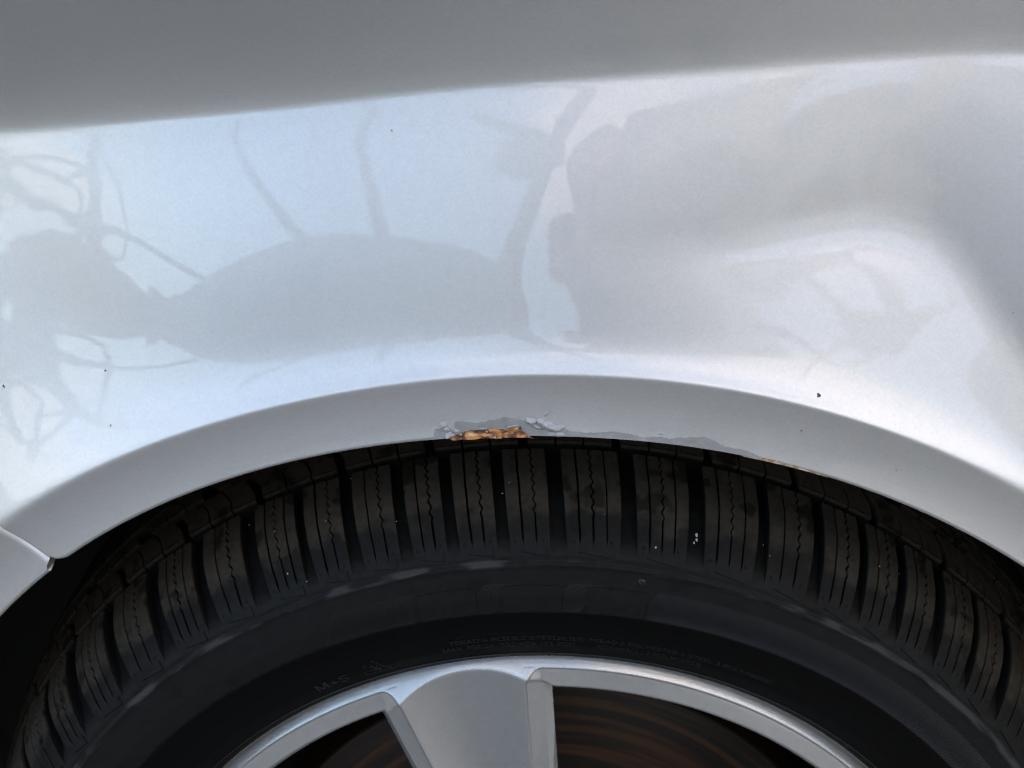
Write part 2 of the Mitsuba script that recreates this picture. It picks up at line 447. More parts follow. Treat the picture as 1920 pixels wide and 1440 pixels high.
def shoulder_block(a, b, n, seed):
    """One block of the shoulder rib between the angles a and b: n + 1 lamellae parted by n sipes (one of them zigzag), with the marks moulded below."""
    r = np.random.default_rng(seed)
    y = np.concatenate([np.linspace(-.0032, .0030, 10)[:-1], np.linspace(.0030, .0535, 90)])
    slant = np.radians(.75) * (.0535 - y) / .05
    taper = 1 - .03 * sm(.02, -.003, y)
    mid, half = (a + b) / 2, (b - a) / 2
    L, Rr = mid - half * taper + slant, mid + half * taper + slant
    dep_ = np.maximum(depth_of(at_y(y), y), .0006)
    cuts = []
    zz = n // 2 if n % 2 else 1
    for k in range(n):
        c = mid + (-1 + 2 * (k + 1) / (n + 1)) * half * taper + slant
        w = .00045 * sm(.0012, .0040, y) / .31 * (1 + .25 * r.uniform(-1, 1))
        if k == zz:
            amp = .00075 * sm(.0125, .0165, y) * sm(.0535, .0500, y)
            c = c + amp * 2 * tri(y / .0056 + r.uniform()) / .31
        else:
            c = c + .0003 * (meshkit.noise(np.stack([y * 160, 0 * y + seed, 0 * y + k], -1)) - .5) / .31
        cuts.append((c - w, c + w))
    edges = [L] + [e for c in cuts for e in c] + [Rr]
    ms = [strip(y, edges[2 * i], edges[2 * i + 1], dep_) for i in range(n + 1)]

    def on(yy, t, lift):
        R = at_y(yy) + lift * .8
        return [R * math.sin(t), yy - lift * .6, R * math.cos(t)]
    q = lambda u, yy: mid + half * u * .9 + np.radians(.75) * (.0535 - yy) / .05
    # a raised wedge mark and two dimple pins at the foot of the block
    wedge = [(-.62, -.0008), (.80, -.0022), (.80, .0012)]
    lo_, hi_ = [on(yy, q(u, yy), -.0002) for u, yy in wedge], [on(yy, q(u, yy), .0008) for u, yy in wedge]
    ms.append(trimesh.Trimesh(np.array(lo_ + hi_), [[3, 4, 5], [0, 1, 4], [0, 4, 3], [1, 2, 5], [1, 5, 4], [2, 0, 3], [2, 3, 5]], process=False))
    for u, yy in ((-.80, .0026), (.72, .0032)):
        s = trimesh.creation.icosphere(1, .0009)
        s.apply_translation(on(yy, q(u, yy), -.0003))
        ms.append(s)
    return cat(ms)


BL = [(-84.50, -79.50, 2), (-78.20, -73.20, 2), (-71.90, -66.90, 2), (-65.60, -60.60, 2), (-59.30, -55.92, 2), (-53.71, -49.09, 3), (-47.29, -42.63, 2), (-40.80, -36.66, 3), (-35.15, -30.91, 2), (-29.18, -25.06, 3), (-24.06, -20.42, 2), (-19.15, -15.41, 2), (-14.24, -10.87, 2), (-9.73, -6.08, 2), (-4.96, -1.07, 2), (0.39, 5.60, 3), (7.07, 11.92, 3), (13.53, 18.61, 3), (19.77, 24.20, 2), (25.43, 29.10, 2), (30.17, 33.47, 2), (34.67, 38.04, 2), (39.56, 43.21, 2), (44.21, 47.70, 2), (49.20, 54.40, 2), (55.90, 61.10, 2), (62.60, 67.80, 2), (69.30, 74.50, 2), (76.00, 81.20, 2), (82.70, 87.90, 2)]
for i, (a, b, n) in enumerate(BL):
    add('car__wheel__tread_block', shoulder_block(math.radians(a), math.radians(b), n, i), 'rubber', smooth=35)

# inner ribs: blocks with slanted grooves
def rib_block(y0, y1, a, b, lean, n, seed):
    y = np.linspace(y0, y1, 14)
    sl = lean * (y - y0) + .006 * np.sin((y - y0) / (y1 - y0) * np.pi)
    e = np.linspace(a, b, n + 2)
    g = .00050 / .31
    ms = []
    for i in range(n + 1):
        l = e[i] + (g if i else 0)
        r_ = e[i + 1] - (g if i < n else 0)
        m = strip(y, l + sl, r_ + sl, np.full(len(y), .0072), close=True)
        yc, slc = y[::-1], sl[::-1]
        P = [[(at_y(y0) - d) * math.sin(t), y0, (at_y(y0) - d) * math.cos(t)] for t, d in ((l, .0072), (l, .0004), (r_, .0004), (r_, .0072))]
        ms += [m, trimesh.Trimesh(np.array(P), [[0, 2, 1], [0, 3, 2]], process=False)]
    return cat(ms)


for (y0, y1, lean, pitch, gap, off) in ((.0600, .0795, -1.3, 8.6, .9, 2.0), (.0850, .0950, -2.2, 8.6, 1.9, 5.0)):
    t = -82.0 + off
    k = 0
    while t < 84:
        add('car__wheel__rib_block', rib_block(y0, y1, math.radians(t), math.radians(t + pitch - gap), lean, 2, k), 'rubber', smooth=35)
        t += pitch
        k += 1
# the far ribs, seen only as a dark mass
far = np.array([(.3030, .0990), (.3118, .0995), (.3112, .1080), (.3090, .1265), (.3045, .154), (.300, .164), (.292, .176)])
add('car__wheel__inner_rib', gridmesh(revolve(far, np.radians(np.linspace(-85, 85, 180)))), 'rubber', smooth=35)


# moulded pads and lettering on the sidewall
def y_of_R(R):
    i = np.argmax(sR > .2832)
    return np.interp(R, sR[:i], sY[:i])


def n_of_R(R):
    d = 2e-4
    s_ = (y_of_R(R + d) - y_of_R(R - d)) / (2 * d)
    return np.array([s_, -1]) / np.hypot(s_, 1)          # (outwards along R, along y)


def on_sidewall(m, theta, R0, flip=1):
    """Lays a flat mesh (x right, y up, z out) on the sidewall, bent round the axle at radius R0."""
    v = m.vertices
    R = R0 + v[:, 1]
    th = theta + v[:, 0] / R0
    y = y_of_R(R) - v[:, 2]
    return trimesh.Trimesh(np.stack([R * np.sin(th), y, R * np.cos(th)], 1), m.faces, process=False)


def text_at(text, h, theta, R0, depth=.0004, spacing=1.0):
    m = meshkit.text_mesh(text, h, depth)
    m.apply_translation([-m.bounds[:, 0].mean(), 0, 0])
    m.vertices[:, 0] *= spacing
    m = m.subdivide_to_size(.004)if len(m.faces) < 20000 else m
    return on_sidewall(m, theta, R0)


def lettering(text, h, deg, R0, spacing=1.0, depth=.0004):
    add('car__wheel__lettering', text_at(text, h, math.radians(deg), R0, depth, spacing), 'rubber_relief', smooth=False)


lettering('TREAD 4 PLIES 2 STEEL', .0030, -5.7, .2400, 1.12)
lettering('MAX. PRESS. 350 KPA (51 PSI)', .0030, -5.2, .2350, 1.05)
lettering('PLIES: TREAD 2 POLYESTER 2 STEEL 1 POLYAMIDE', .0028, 13.5, .2395, 1.12)
lettering('SIDEWALL: 2 POLYESTER', .0028, 11.5, .2348, 1.1)
lettering('M+S', .0052, -27.5, .2325, 1.2)
# the mountain and snowflake mark
mk = [tube([[x, y, 0] for x, y in p], .00030, 5) for p in ([(-.007, 0), (.007, 0)], [(-.007, 0), (-.0045, .0085), (-.002, .0055), (.0005, .0105), (.003, .005), (.007, 0)],
                                                            [(-.003, .0035), (.003, .0035)], [(-.0015, .001), (.0015, .006)], [(.0015, .001), (-.0015, .006)])]
mk = cat(mk)
add('car__wheel__snowflake_mark', on_sidewall(mk, math.radians(-21.6), .2312), 'rubber_relief', smooth=False)
for deg, wd in ((-11.0, .026), (-2.2, .026), (6.6, .026)):
    o = sbox(-wd / 2, -.0055, wd / 2, .0055).buffer(.0012, quad_segs=3)
    pad = trimesh.creation.extrude_polygon(o, .0007, engine='earcut').subdivide_to_size(.003)
    add('car__wheel__sidewall_pad', on_sidewall(pad, math.radians(deg), .2660), 'rubber', smooth=30)

# the band of fine slanted serrations on the upper sidewall
ser = []
rs = np.linspace(.2592, .2735, 9)
pads = [(-11.0, 2.9), (-2.2, 2.9), (6.6, 2.9)]
t0 = math.radians(-24)
while t0 < math.radians(62):
    th_ = t0 + (rs - .266) * 2.6
    if not any(abs(math.degrees(t0) - c) < w for c, w in pads):
        y_ = y_of_R(rs)
        hgt = .00042 * np.sin(np.linspace(.15, np.pi - .15, 9)) ** .5
        wd = .00036 / .266
        row = lambda dt, o: np.stack([rs * np.sin(th_ + dt), y_ - o, rs * np.cos(th_ + dt)], -1)
        ser.append(gridmesh(np.stack([row(-wd, -.0001), row(-wd * .2, hgt), row(wd * .2, hgt), row(wd, -.0001)], 1)))
    t0 += .00135 / .266
add('car__wheel__sidewall_serration', cat(ser), 'rubber_relief', smooth=30)
labels['car__wheel__sidewall_serration'] = {'kind': 'stuff'}

# the rim: a height field in polar coordinates with five spokes, holes cut between them
SP = [math.radians(-12.4 + 72 * k) for k in range(5)]
PH = math.radians(8.6)


def rim_cone(R):
    d = .2205 - R
    return .0040 - .55 * d - .60 * np.maximum(d - .0012, 0) - .15 * np.maximum(d - .003, 0)


def rim_y(R, th):
    d = np.array([(th - s + np.pi) % (2 * np.pi) - np.pi for s in SP])
    i = np.argmin(np.abs(d), axis=0)
    ph = np.take_along_axis(d, i[None], 0)[0]
    cone = rim_cone(R)
    Rb = .2162 - .0052 * (np.abs(ph - .012) / PH) ** 2.2
    face = rim_cone(np.clip(Rb, .205, .2180)) + (.2162 - R) * -.015
    k = .0006
    m = np.maximum(cone, face)
    y = m + k * np.log(np.exp((cone - m) / k) + np.exp((face - m) / k))
    dx = (np.abs(ph) - PH) * np.minimum(R, .2)
    dy = .2156 - R
    rc = .009
    cor = rc - np.hypot(rc - np.minimum(dx, rc), rc - np.minimum(dy, rc))
    w = np.where((dx < rc) & (dy < rc), cor, np.minimum(dx, dy))
    w = np.where((dx < 0) | (dy < 0), np.minimum(dx, dy), w)
    open_ = (R > .062)
    slope = .0006 * np.log1p(np.exp(np.clip((w - .0006) / .0006, -30, 30)))
    y = y + np.where(open_, .95 * np.minimum(slope, .0085) + .0016 * sm(.0, .0016, w) + .05 * np.clip(w - .0092, 0, 1) * 30, 0)
    return y, np.where(open_, w, -1)


Rg = np.concatenate([np.linspace(.03, .13, 30)[:-1], np.linspace(.13, .19, 60)[:-1], np.linspace(.19, .2205, 110)])
tg = np.concatenate([np.linspace(-.62, .62, 900)[:-1], np.linspace(.62, 2 * np.pi - .62, 700)])
RR, TT = np.meshgrid(Rg, tg, indexing='ij')
yy, ww = rim_y(RR, TT)
P = np.stack([RR * np.sin(TT), yy, RR * np.cos(TT)], -1)
q = quads(*RR.shape)
cut = (ww.ravel()[q] > .0135).any(1)
rimm = trimesh.Trimesh(P.reshape(-1, 3), tris(q[~cut]), process=False)
lipr = revolve([(.2205, .0040), (.2213, .0052), (.2214, .0070), (.2205, .0090), (.2060, .0110)], tg)
barrel = revolve([(.2060, .011), (.2040, .03), (.2000, .06), (.1960, .10), (.1960, .175)], np.linspace(0, 2 * np.pi, 200))
hub = trimesh.creation.cylinder(.032, .012, sections=48, transform=trimesh.geometry.align_vectors([0, 0, 1], [0, 1, 0]))
hub.apply_translation([0, float(rim_y(np.array([.03]), np.array([0.]))[0][0]), 0])
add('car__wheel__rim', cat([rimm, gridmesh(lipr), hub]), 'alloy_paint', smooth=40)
tag('car__wheel__rim', 'silver alloy rim with wide flat spokes')
add('car__wheel__rim_barrel', gridmesh(barrel), 'black_plastic', smooth=40)
dz = revolve([(.06, .058), (.156, .058), (.1568, .059), (.1568, .082), (.155, .083), (.06, .083)], np.linspace(0, 2 * np.pi, 200))
sh_ = revolve([(.02, .12), (.1955, .12)], np.linspace(0, 2 * np.pi, 160))
add('car__wheel__added_backing', gridmesh(sh_), 'black_plastic', smooth=False)  # added dark disc, closes the barrel against the bright ground behind
add('car__wheel__brake_disc', gridmesh(dz), 'disc_metal', smooth=30)
tag('car__wheel__brake_disc', 'rusty brown brake disc behind the spokes')

# ------------------------------------------------------------------ the rust damage on the lip of the arch
def on_side(m, lift=0.0):
    """Mesh with (x, z) in its plane and a height h towards the viewer -> laid on the body side."""
    v = m.vertices
    return trimesh.Trimesh(np.stack([v[:, 0], y_side(v[:, 0], v[:, 1]) - v[:, 2] - lift, v[:, 1]], 1), m.faces[:, ::-1], process=False)


def flat(poly, h, size=.0014):
    poly = poly if poly.is_valid else poly.buffer(0)
    if poly.geom_type != 'Polygon':
        poly = max(poly.geoms, key=lambda g_: g_.area)
    m = trimesh.creation.extrude_polygon(poly, h, engine='earcut')
    return m.subdivide_to_size(size)


def rough(pts, amp, seed, step=.0007):
    """A polyline with a crumbly outline."""
    r = np.random.default_rng(seed)
    out = []
    for a, b in zip(pts[:-1], pts[1:]):
        a, b = np.array(a), np.array(b)
        n = max(1, int(np.hypot(*(b - a)) / step))
        for i in range(n):
            out.append(a + (b - a) * i / n + r.normal(0, amp, 2) * (i > 0))
    return [tuple(p) for p in out] + [tuple(pts[-1])]


def lip_run(x1, x0, n=60, off=LIP_UP - .0010):
    x = np.linspace(x1, x0, n)
    return [(float(a), float(z_lip(a)) + off) for a in x]


PRIM = [(-.0562, .3650), (-.0545, .3665), (-.0543, .3696), (-.0494, .3703), (-.0453, .3708), (-.0451, .3733), (-.0439, .3741), (-.0402, .3739), (-.0354, .3739), (-.0308, .3747), (-.0294, .3755), (-.0258, .376), (-.0224, .3772), (-.0186, .3769), (-.015, .3763), (-.0121, .375), (-.0089, .373), (-.0031, .3728), (.0055, .3731), (.0067, .3723), (.0144, .3718), (.0271, .3725), (.0333, .3716), (.0396, .3702), (.0472, .3704), (.0516, .3695), (.0578, .3699), (.064, .370), (.0676, .370), (.0713, .3685), (.0769, .3656), (.0861, .3636), (.0932, .3605)]
RUST = [(-.0484, .3647), (-.0451, .3671), (-.0434, .3686), (-.0402, .3700), (-.0344, .3709), (-.0282, .3717), (-.0212, .3722), (-.0185, .3732), (-.0154, .3739), (-.0147, .3718), (-.0108, .3693)]
prim_poly = Polygon(rough([(-.0585, float(z_lip(-.0585)) + LIP_UP - .0004)] + PRIM, .00012, 3) + lip_run(.0936, -.0585, off=LIP_UP - .0006)).buffer(0)
rust_poly = Polygon(rough([(-.0495, float(z_lip(-.0495)) + LIP_UP - .0010)] + RUST, .00025, 4) + lip_run(-.0085, -.0495, off=LIP_UP - .0013)).buffer(0)
pm = on_side(flat(prim_poly.difference(rust_poly.buffer(-.0002)), .00030), .0001)
n_ = meshkit.fbm(pm.vertices * 160, 3, 5) - .5
pm.vertices[:, 1] -= np.maximum(n_, -.1) * .0009 * (np.abs(pm.vertices[:, 0] + .02) < .06)
add('car__fender__primer_patch', pm, 'primer', smooth=50)
tag('car__fender__primer_patch', 'dull grey primer strip bared along the arch lip')
rm_ = on_side(flat(rust_poly, .00012, .0007), .0001)
n_ = meshkit.fbm(rm_.vertices * 330, 4, 8)
rm_.vertices[:, 1] += (.0008 - n_ * .0030) * 1.0
add('car__fender__rust_hole', rm_, 'rust', smooth=60)
tag('car__fender__rust_hole', 'orange brown flaking rust on the arch lip')

# the curled edge of the primer above the rust, a broken ridge
ed = np.array(RUST)
for i0, i1 in ((1, 5), (5, 8)):
    p = ed[i0:i1 + 1]
    d = np.concatenate([[0], np.cumsum(np.hypot(*np.diff(p, axis=0).T))])
    t = np.linspace(0, d[-1], 40)
    px, pz = np.interp(t, d, p[:, 0]), np.interp(t, d, p[:, 1]) + .0003
    rr = .00045 * (.3 + 1.2 * meshkit.noise(np.stack([t * 500, 0 * t + i0, 0 * t], -1))) * np.sin(np.linspace(.05, np.pi - .05, 40)) ** .5
    add('car__fender__lifted_edge', tube(np.stack([px, y_side(px, pz) - .0006, pz], 1), rr, 7), 'primer', smooth=60)


def lump(x, z, rx, rz, h, ang, seed, bulge=1.0):
    s = trimesh.creation.icosphere(3)
    v = s.vertices.copy()
    v *= (1 + 1.2 * (meshkit.fbm(v * 1.5 + seed * 3.3, 4, seed) - .5))[:, None]
    c, sn = math.cos(ang), math.sin(ang)
    a, b = v[:, 0] * rx, v[:, 1] * rz
    X_, Z_ = x + a * c - b * sn, z + a * sn + b * c
    return trimesh.Trimesh(np.stack([X_, y_side(X_, Z_) - v[:, 2] * h * bulge, Z_], 1), s.faces[:, ::-1], process=False)


LUMPS = [(-.0105, .3760, .0026, .0012, .0012, -.1), (-.0065, .3761, .0019, .0017, .0016, .2), (-.0047, .3750, .0022, .0018, .0017, -.5), (-.0022, .3743, .0027, .0017, .0018, -.4),
         (.0001, .3735, .0025, .0014, .0014, -.2), (.0025, .3740, .0023, .0011, .0012, .1), (-.0073, .3738, .0021, .0011, .0010, -.3), (-.0035, .3801, .0020, .0008, .0004, .9),
         (-.0016, .3709, .0018, .0009, .0008, 0), (.0024, .3710, .0022, .0010, .0009, .1), (-.0502, .3719, .0019, .0013, .0010, .5), (-.0492, .3702, .0013, .0010, .0010, 0),
         (-.0478, .3676, .0024, .0011, .0014, .4), (-.0448, .3698, .0018, .0009, .0009, -.1), (-.0092, .3747, .0015, .0009, .0008, 0), (.0052, .3730, .0016, .0007, .0005, 0),
         (.0475, .3716, .0016, .0004, .0002, 0), (-.0185, .3735, .0030, .0006, .0007, .25), (-.0320, .3716, .0026, .0005, .0006, .1)]
for i, a in enumerate(LUMPS):
    add('car__fender__filler_lump', lump(*a, i, 1.35), 'filler', smooth=True)

STAIN = [(float(a_), float(z_lip(a_)) + w_ + LIP_UP - .0008) for a_, w_ in ((.0850, .0001), (.0905, .0003), (.0945, .0007), (.0990, .0010), (.1050, .0007), (.1120, .0006), (.1165, .0002), (.1228, .0000))]
st = Polygon(rough(STAIN, .0001, 6) + lip_run(.1240, .0850, off=LIP_UP - .0012)).buffer(0)
add('car__fender__rust_stain', on_side(flat(st, .00010), .00005), 'rust_stain', smooth=50)
tag('car__fender__rust_stain', 'thin orange rust stain along the lip edge')
# paint chips bared along the lip and black specks of dirt
for i, (x, z, r) in enumerate([(-.2122, .3675, .0007), (-.2085, .3482, .0006), (.1178, .3878, .0010), (.1185, .3876, .0008), (.1110, .3720, .0006), (-.075, .4874, .0005), (-.2669, .345, .0009), (.2077, .4095, .0004), (.1552, .3511, .0004)]):
    add('car__fender__dirt_speck', lump(x, z, r * .7, r * .5, r * .4, i, i + 40), 'black_dirt', smooth=True)
rg = np.random.default_rng(11)
for i in range(14):
    th = rg.uniform(-.55, .80)
    y = rg.uniform(.001, .05)
    R = float(at_y(y))
    s = trimesh.creation.icosphere(1, rg.uniform(.00016, .00036))
    s.vertices = s.vertices * rg.uniform(.6, 1.5, 3) + np.array([R * math.sin(th), y, R * math.cos(th)])
    add('car__wheel__grit', s, 'pale_dirt', smooth=True)
for th, y, sx in ((.2325, .0115, 1.0), (.2335, .0095, .8), (.2300, .0080, .6), (.168, .0035, .7)):
    R = float(at_y(y))
    s = trimesh.creation.icosphere(2, .0009 * sx)
    s.vertices = s.vertices * [.7, 1.8, .35] + np.array([R * math.sin(th), y, R * math.cos(th)])
    add('car__wheel__scuff_mark', s, 'pale_dirt', smooth=True)
s = trimesh.creation.icosphere(3, .0022)
R = .2770
s.vertices = s.vertices * [1, .55, 1.0] + np.array([R * math.sin(.1535), float(y_of_R(R)), R * math.cos(.1535)])
add('car__wheel__water_drop', s, 'water', smooth=True)
tag('car__wheel__water_drop', 'single clear water drop on the sidewall')
tag('car', 'silver metallic car with a rusted front wheel arch above its black winter tyre', 'car')

# ------------------------------------------------------------------ what stands across the street and shows in the paint as reflections
def plain(name, rgb, rough=.6, spec=.4):
    scene[name] = {'type': 'twosided', 'b': {'type': 'principled', 'base_color': {'type': 'rgb', 'value': list(rgb)}, 'roughness': rough, 'specular': spec}}


plain('dark_body', (.10, .105, .115), .4)
plain('dark_glass', (.010, .011, .012), .15)
plain('bark', (.045, .038, .030), .9)
plain('brown_wall', (.24, .22, .20), .9)
plain('pale_plaster', (.30, .31, .325), .9)
plain('added_hedge_leaf', (.05, .07, .035), .8)
plain('cream_trim', (.12, .105, .09), .7)
plain('roof_tile', (.16, .14, .13), .8)
plain('post_metal', (.06, .06, .06), .6)
plain('coat_cloth', (.075, .078, .085), .9)
plain('trouser_cloth', (.025, .028, .04), .9)
plain('skin', (.30, .19, .14), .55)
plain('hair', (.035, .024, .016), .7)


def extrude_xz(pts, y0, y1, r=.12):
    """A side view (x, z) given depth y0..y1, corners rounded."""
    p = Polygon(pts).buffer(-r, join_style=1).buffer(r, quad_segs=6)
    m = trimesh.creation.extrude_polygon(p, y1 - y0, engine='earcut')
    v = m.vertices
    return trimesh.Trimesh(np.stack([v[:, 0], y0 + v[:, 2], v[:, 1]], 1), m.faces[:, ::-1], process=False)


def wheel_at(x, y0, y1, R=.33):
    m = trimesh.creation.cylinder(R, y1 - y0, sections=40)
    v = m.vertices
    return trimesh.Trimesh(np.stack([v[:, 0] + x, v[:, 2] + (y0 + y1) / 2, v[:, 1] + R], 1), m.faces[:, ::-1], process=False)


def vehicle(name, side, y0, y1, wheels, wins):
    add(f'{name}__body', extrude_xz(side, y0, y1), 'dark_body', smooth=35, up=0)
    for x in wheels:
        add(f'{name}__wheel', wheel_at(x, y1 - .20, y1 + .015), 'black_plastic', smooth=35, up=0)
    for w in wins:
        add(f'{name}__window', extrude_xz(w, y1 - .02, y1 + .012, .03), 'dark_glass', smooth=35, up=0)


vehicle('parked_van', [(-5.75, .32), (-.42, .32), (-.36, 1.70), (-.50, 2.04), (-.92, 2.22), (-1.55, 2.38), (-2.00, 2.43), (-2.55, 2.41), (-3.10, 2.30), (-3.60, 2.14), (-4.05, 1.95), (-4.50, 1.76), (-5.05, 1.66), (-5.75, 1.56)], -4.7, -3.0, (-4.75, -1.1),
        [[(-3.95, 1.45), (-3.15, 1.45), (-3.15, 2.02), (-3.50, 1.98)], [(-3.05, 1.45), (-2.05, 1.45), (-2.05, 2.1), (-3.05, 2.05)]])
tag('parked_van', 'dark round roofed van mirrored as the grey dome left of centre', 'van')
wl = [(1.0, -6.9), (-5.9, -5.6), (-6.4, -3.4), (-7.0, -.4)]
for k, ((xa, ya), (xb, yb)) in enumerate(zip(wl[:-1], wl[1:])):
    L_ = math.hypot(xb - xa, yb - ya)
    H_ = (1.70, 1.80, 1.62)[k]
    for nm, (zc, h_, w_), mt in (('panel', (H_ / 2, H_, .22), 'brown_wall'), ('coping', (H_ + .035, .07, .30), 'roof_tile')):
        b_ = trimesh.creation.box((L_, w_, h_))
        b_.apply_transform(trimesh.transformations.rotation_matrix(math.atan2(yb - ya, xb - xa), [0, 0, 1]))
        b_.apply_translation(((xa + xb) / 2, (ya + yb) / 2, zc + .004 * k))
        add(f'garden_wall__{nm}', b_, mt, smooth=False, up=0)
tag('garden_wall', 'low brown garden wall behind the van, mirrored at the left edge', 'wall')

# leaning post with a board and a short arm
post = np.array([(-1.42, -4.5, 0), (-1.02, -4.5, 1.9), (-.84, -4.5, 2.8), (-.62, -4.5, 3.6), (-.46, -4.5, 4.3), (-.30, -4.5, 5.0), (-.10, -4.5, 5.9), (.1, -4.5, 7.0)])
add('leaning_post__pole', tube(post, np.linspace(.17, .13, len(post)), 16), 'post_metal', smooth=60, up=0)
add('leaning_post__board', extrude_xz([(-1.28, 4.15), (-.85, 3.90), (-.15, 4.12), (-.20, 4.40), (-.55, 4.62), (-1.22, 4.60)], -4.34, -4.22, .04), 'post_metal', smooth=30, up=0)
add('leaning_post__arm', tube([(-.42, -4.5, 4.72), (-.9, -4.5, 4.95), (-1.35, -4.5, 5.18), (-1.85, -4.5, 5.55)], [.10, .12, .12, .10], 12), 'post_metal', smooth=60, up=0)
tag('leaning_post', 'leaning grey post with a board, mirrored left of the photographer', 'post')

# bare trees: a stem with limbs and twigs
def twigs(pts, rad, n, seed, spread, levels=2):
    r = np.random.default_rng(seed)
    p = np.asarray(pts, float)
    out = []
    for k in range(n):
        i = r.uniform(.15, .98) * (len(p) - 1)
        a = p[int(i)] + (p[min(int(i) + 1, len(p) - 1)] - p[int(i)]) * (i - int(i))
        d = r.normal(0, 1, 3) * [1, .8, .5] + [0, 0, .55]
        d /= np.linalg.norm(d)
        L = spread * r.uniform(.5, 1.2)
        q = [a]
        for s in range(5):
            d = d + r.normal(0, .22, 3)
            d /= np.linalg.norm(d)
            q.append(q[-1] + d * L / 5)
        out.append(tube(q, np.linspace(rad, rad * .3, 6), 6))
        if levels > 1:
            out += twigs(q, rad * .5, 3, seed * 31 + k, spread * .5, levels - 1)
    return out


def tree(name, stem, rs, limbs, twig, label):
    add(f'{name}__trunk', tube(stem, rs, 12), 'bark', smooth=60, up=0)
    k = name
    for pts, r0, r1 in limbs:
        add(f'{k}__limb', tube(pts, np.linspace(r0, r1, len(pts)), 10), 'bark', smooth=60, up=0)
    tw = []
    for (pts, rad, n, seed, spread) in twig:
        tw += twigs(pts, rad, n, seed, spread)
    if tw:
        kk = key_for(f'{k}__twigs')
        add(kk, cat(tw), 'bark', smooth=60, up=0)
        labels[kk] = {'kind': 'stuff'}
    tag(name, label, 'tree')


s1 = [(-2.75, -5.0, 0), (-2.95, -4.9, 1.5), (-3.20, -4.55, 2.75), (-3.52, -4.29, 3.08), (-3.83, -4.04, 3.30), (-4.12, -3.75, 3.51), (-4.41, -3.43, 3.72), (-4.63, -3.13, 3.93), (-4.86, -2.8, 4.2), (-5.0, -2.6, 4.8)]
tree('bare_sapling', s1, np.linspace(.095, .05, 10), [], [], 'thin bare sapling mirrored as the left of two dark lines above the van')
s2 = [(-2.35, -5.2, 0), (-2.42, -5.05, 1.8), (-2.52, -4.92, 2.9), (-2.63, -4.86, 3.39), (-2.77, -4.78, 3.75), (-2.91, -4.69, 4.11), (-3.07, -4.58, 4.51), (-3.25, -4.46, 4.92), (-3.36, -4.36, 5.4), (-3.35, -4.4, 6.6)]
tree('bare_sapling_001', s2, np.linspace(.095, .055, 10), [], [], 'thin bare sapling mirrored as the right of two dark lines above the van')
t1 = [(-5.95, -1.72, 0), (-5.95, -1.76, 1.0), (-5.93, -1.86, 1.45), (-5.90, -1.94, 1.65), (-5.91, -1.93, 1.87), (-5.95, -1.80, 2.21), (-6.01, -1.58, 2.69), (-6.06, -1.31, 3.33), (-6.1, -1.1, 4.6)]
l1 = [(-5.94, -1.75, 1.72), (-5.80, -2.12, 2.03), (-5.62, -2.52, 2.16), (-5.43, -2.88, 2.21), (-5.20, -3.25, 2.23), (-4.86, -3.68, 2.24)]
l2 = [(-5.94, -1.75, 1.75), (-6.05, -1.42, 1.84), (-6.14, -1.10, 2.0), (-6.14, -1.06, 2.22), (-6.05, -1.40, 2.2), (-5.98, -1.5, 2.6)]
l3 = [(-5.97, -1.71, 1.39), (-5.94, -1.76, 1.82), (-5.93, -1.75, 2.50), (-5.98, -1.61, 2.68), (-6.09, -1.23, 2.48), (-6.14, -1.07, 2.25), (-6.19, -.85, 2.1)]
l4 = [(-5.88, -1.99, 1.67), (-5.81, -2.16, 1.63), (-5.72, -2.34, 1.72), (-5.72, -2.35, 2.13), (-5.87, -1.98, 2.73), (-6.04, -1.44, 3.09)]
l5 = [(-5.9, -1.94, 1.79), (-5.95, -1.84, 1.70), (-6.03, -1.62, 1.71), (-6.0, -1.69, 1.93), (-6.02, -1.58, 2.22), (-6.11, -1.25, 2.25), (-6.19, -.87, 2.03)]
tree('bare_tree', t1, np.linspace(.12, .06, 9), [(l1, .065, .045), (l2, .065, .03), (l3, .06, .035), (l4, .045, .025), (l5, .045, .025)], [(l2, .018, 3, 2, .7), (t1[5:], .02, 4, 4, .8)],
     'bare branching tree mirrored at the left edge of the wing')

# an added dark foliage screen far behind, blocking bright low sky between van and house
rh = np.random.default_rng(21)
hm = []
for k in range(26):
    b_ = trimesh.creation.icosphere(2, 1.0)
    x_ = -9 + k * .52
    b_.vertices = b_.vertices * (1 + .35 * (meshkit.fbm(b_.vertices * 2.5 + k * 7, 3, k) - .5))[:, None] * [.75, .8, 2.6 + rh.uniform(-.2, .2)] + [x_, -12 + rh.uniform(-.2, .2), 2.2]
    hm.append(b_)
add('added_hedge__foliage', cat(hm), 'added_hedge_leaf', smooth=50, up=0)
tag('added_hedge', 'added dark foliage screen blocking the low sky between the van and the photographer', 'added_hedge')

# the house across the street
def block_house(x0, x1, y0, y1, h, ridge, gr):
    xm, ym = (x0 + x1) / 2, (y0 + y1) / 2
    add('house__wall', box((xm, ym, h / 2), (x1 - x0, y1 - y0, h)), 'pale_plaster', smooth=False, up=0)
    add('house__eave', box((xm, ym, h + .10), (x1 - x0 + .5, y1 - y0 + .5, .18)), 'cream_trim', smooth=False, up=0)
    a, b, c, d = x0 - .3, x1 + .3, y0 - .3, y1 + .3
    z = h + .195
    add('house__roof', trimesh.Trimesh([[a, d, z], [b, d, z], [b, c, z], [a, c, z], [a + gr, ym, z + ridge], [b - gr, ym, z + ridge]],
                                       [[0, 1, 5], [0, 5, 4], [1, 2, 5], [2, 3, 4], [2, 4, 5], [3, 0, 4], [0, 2, 1], [0, 3, 2]], process=False), 'roof_tile', smooth=False, up=0)


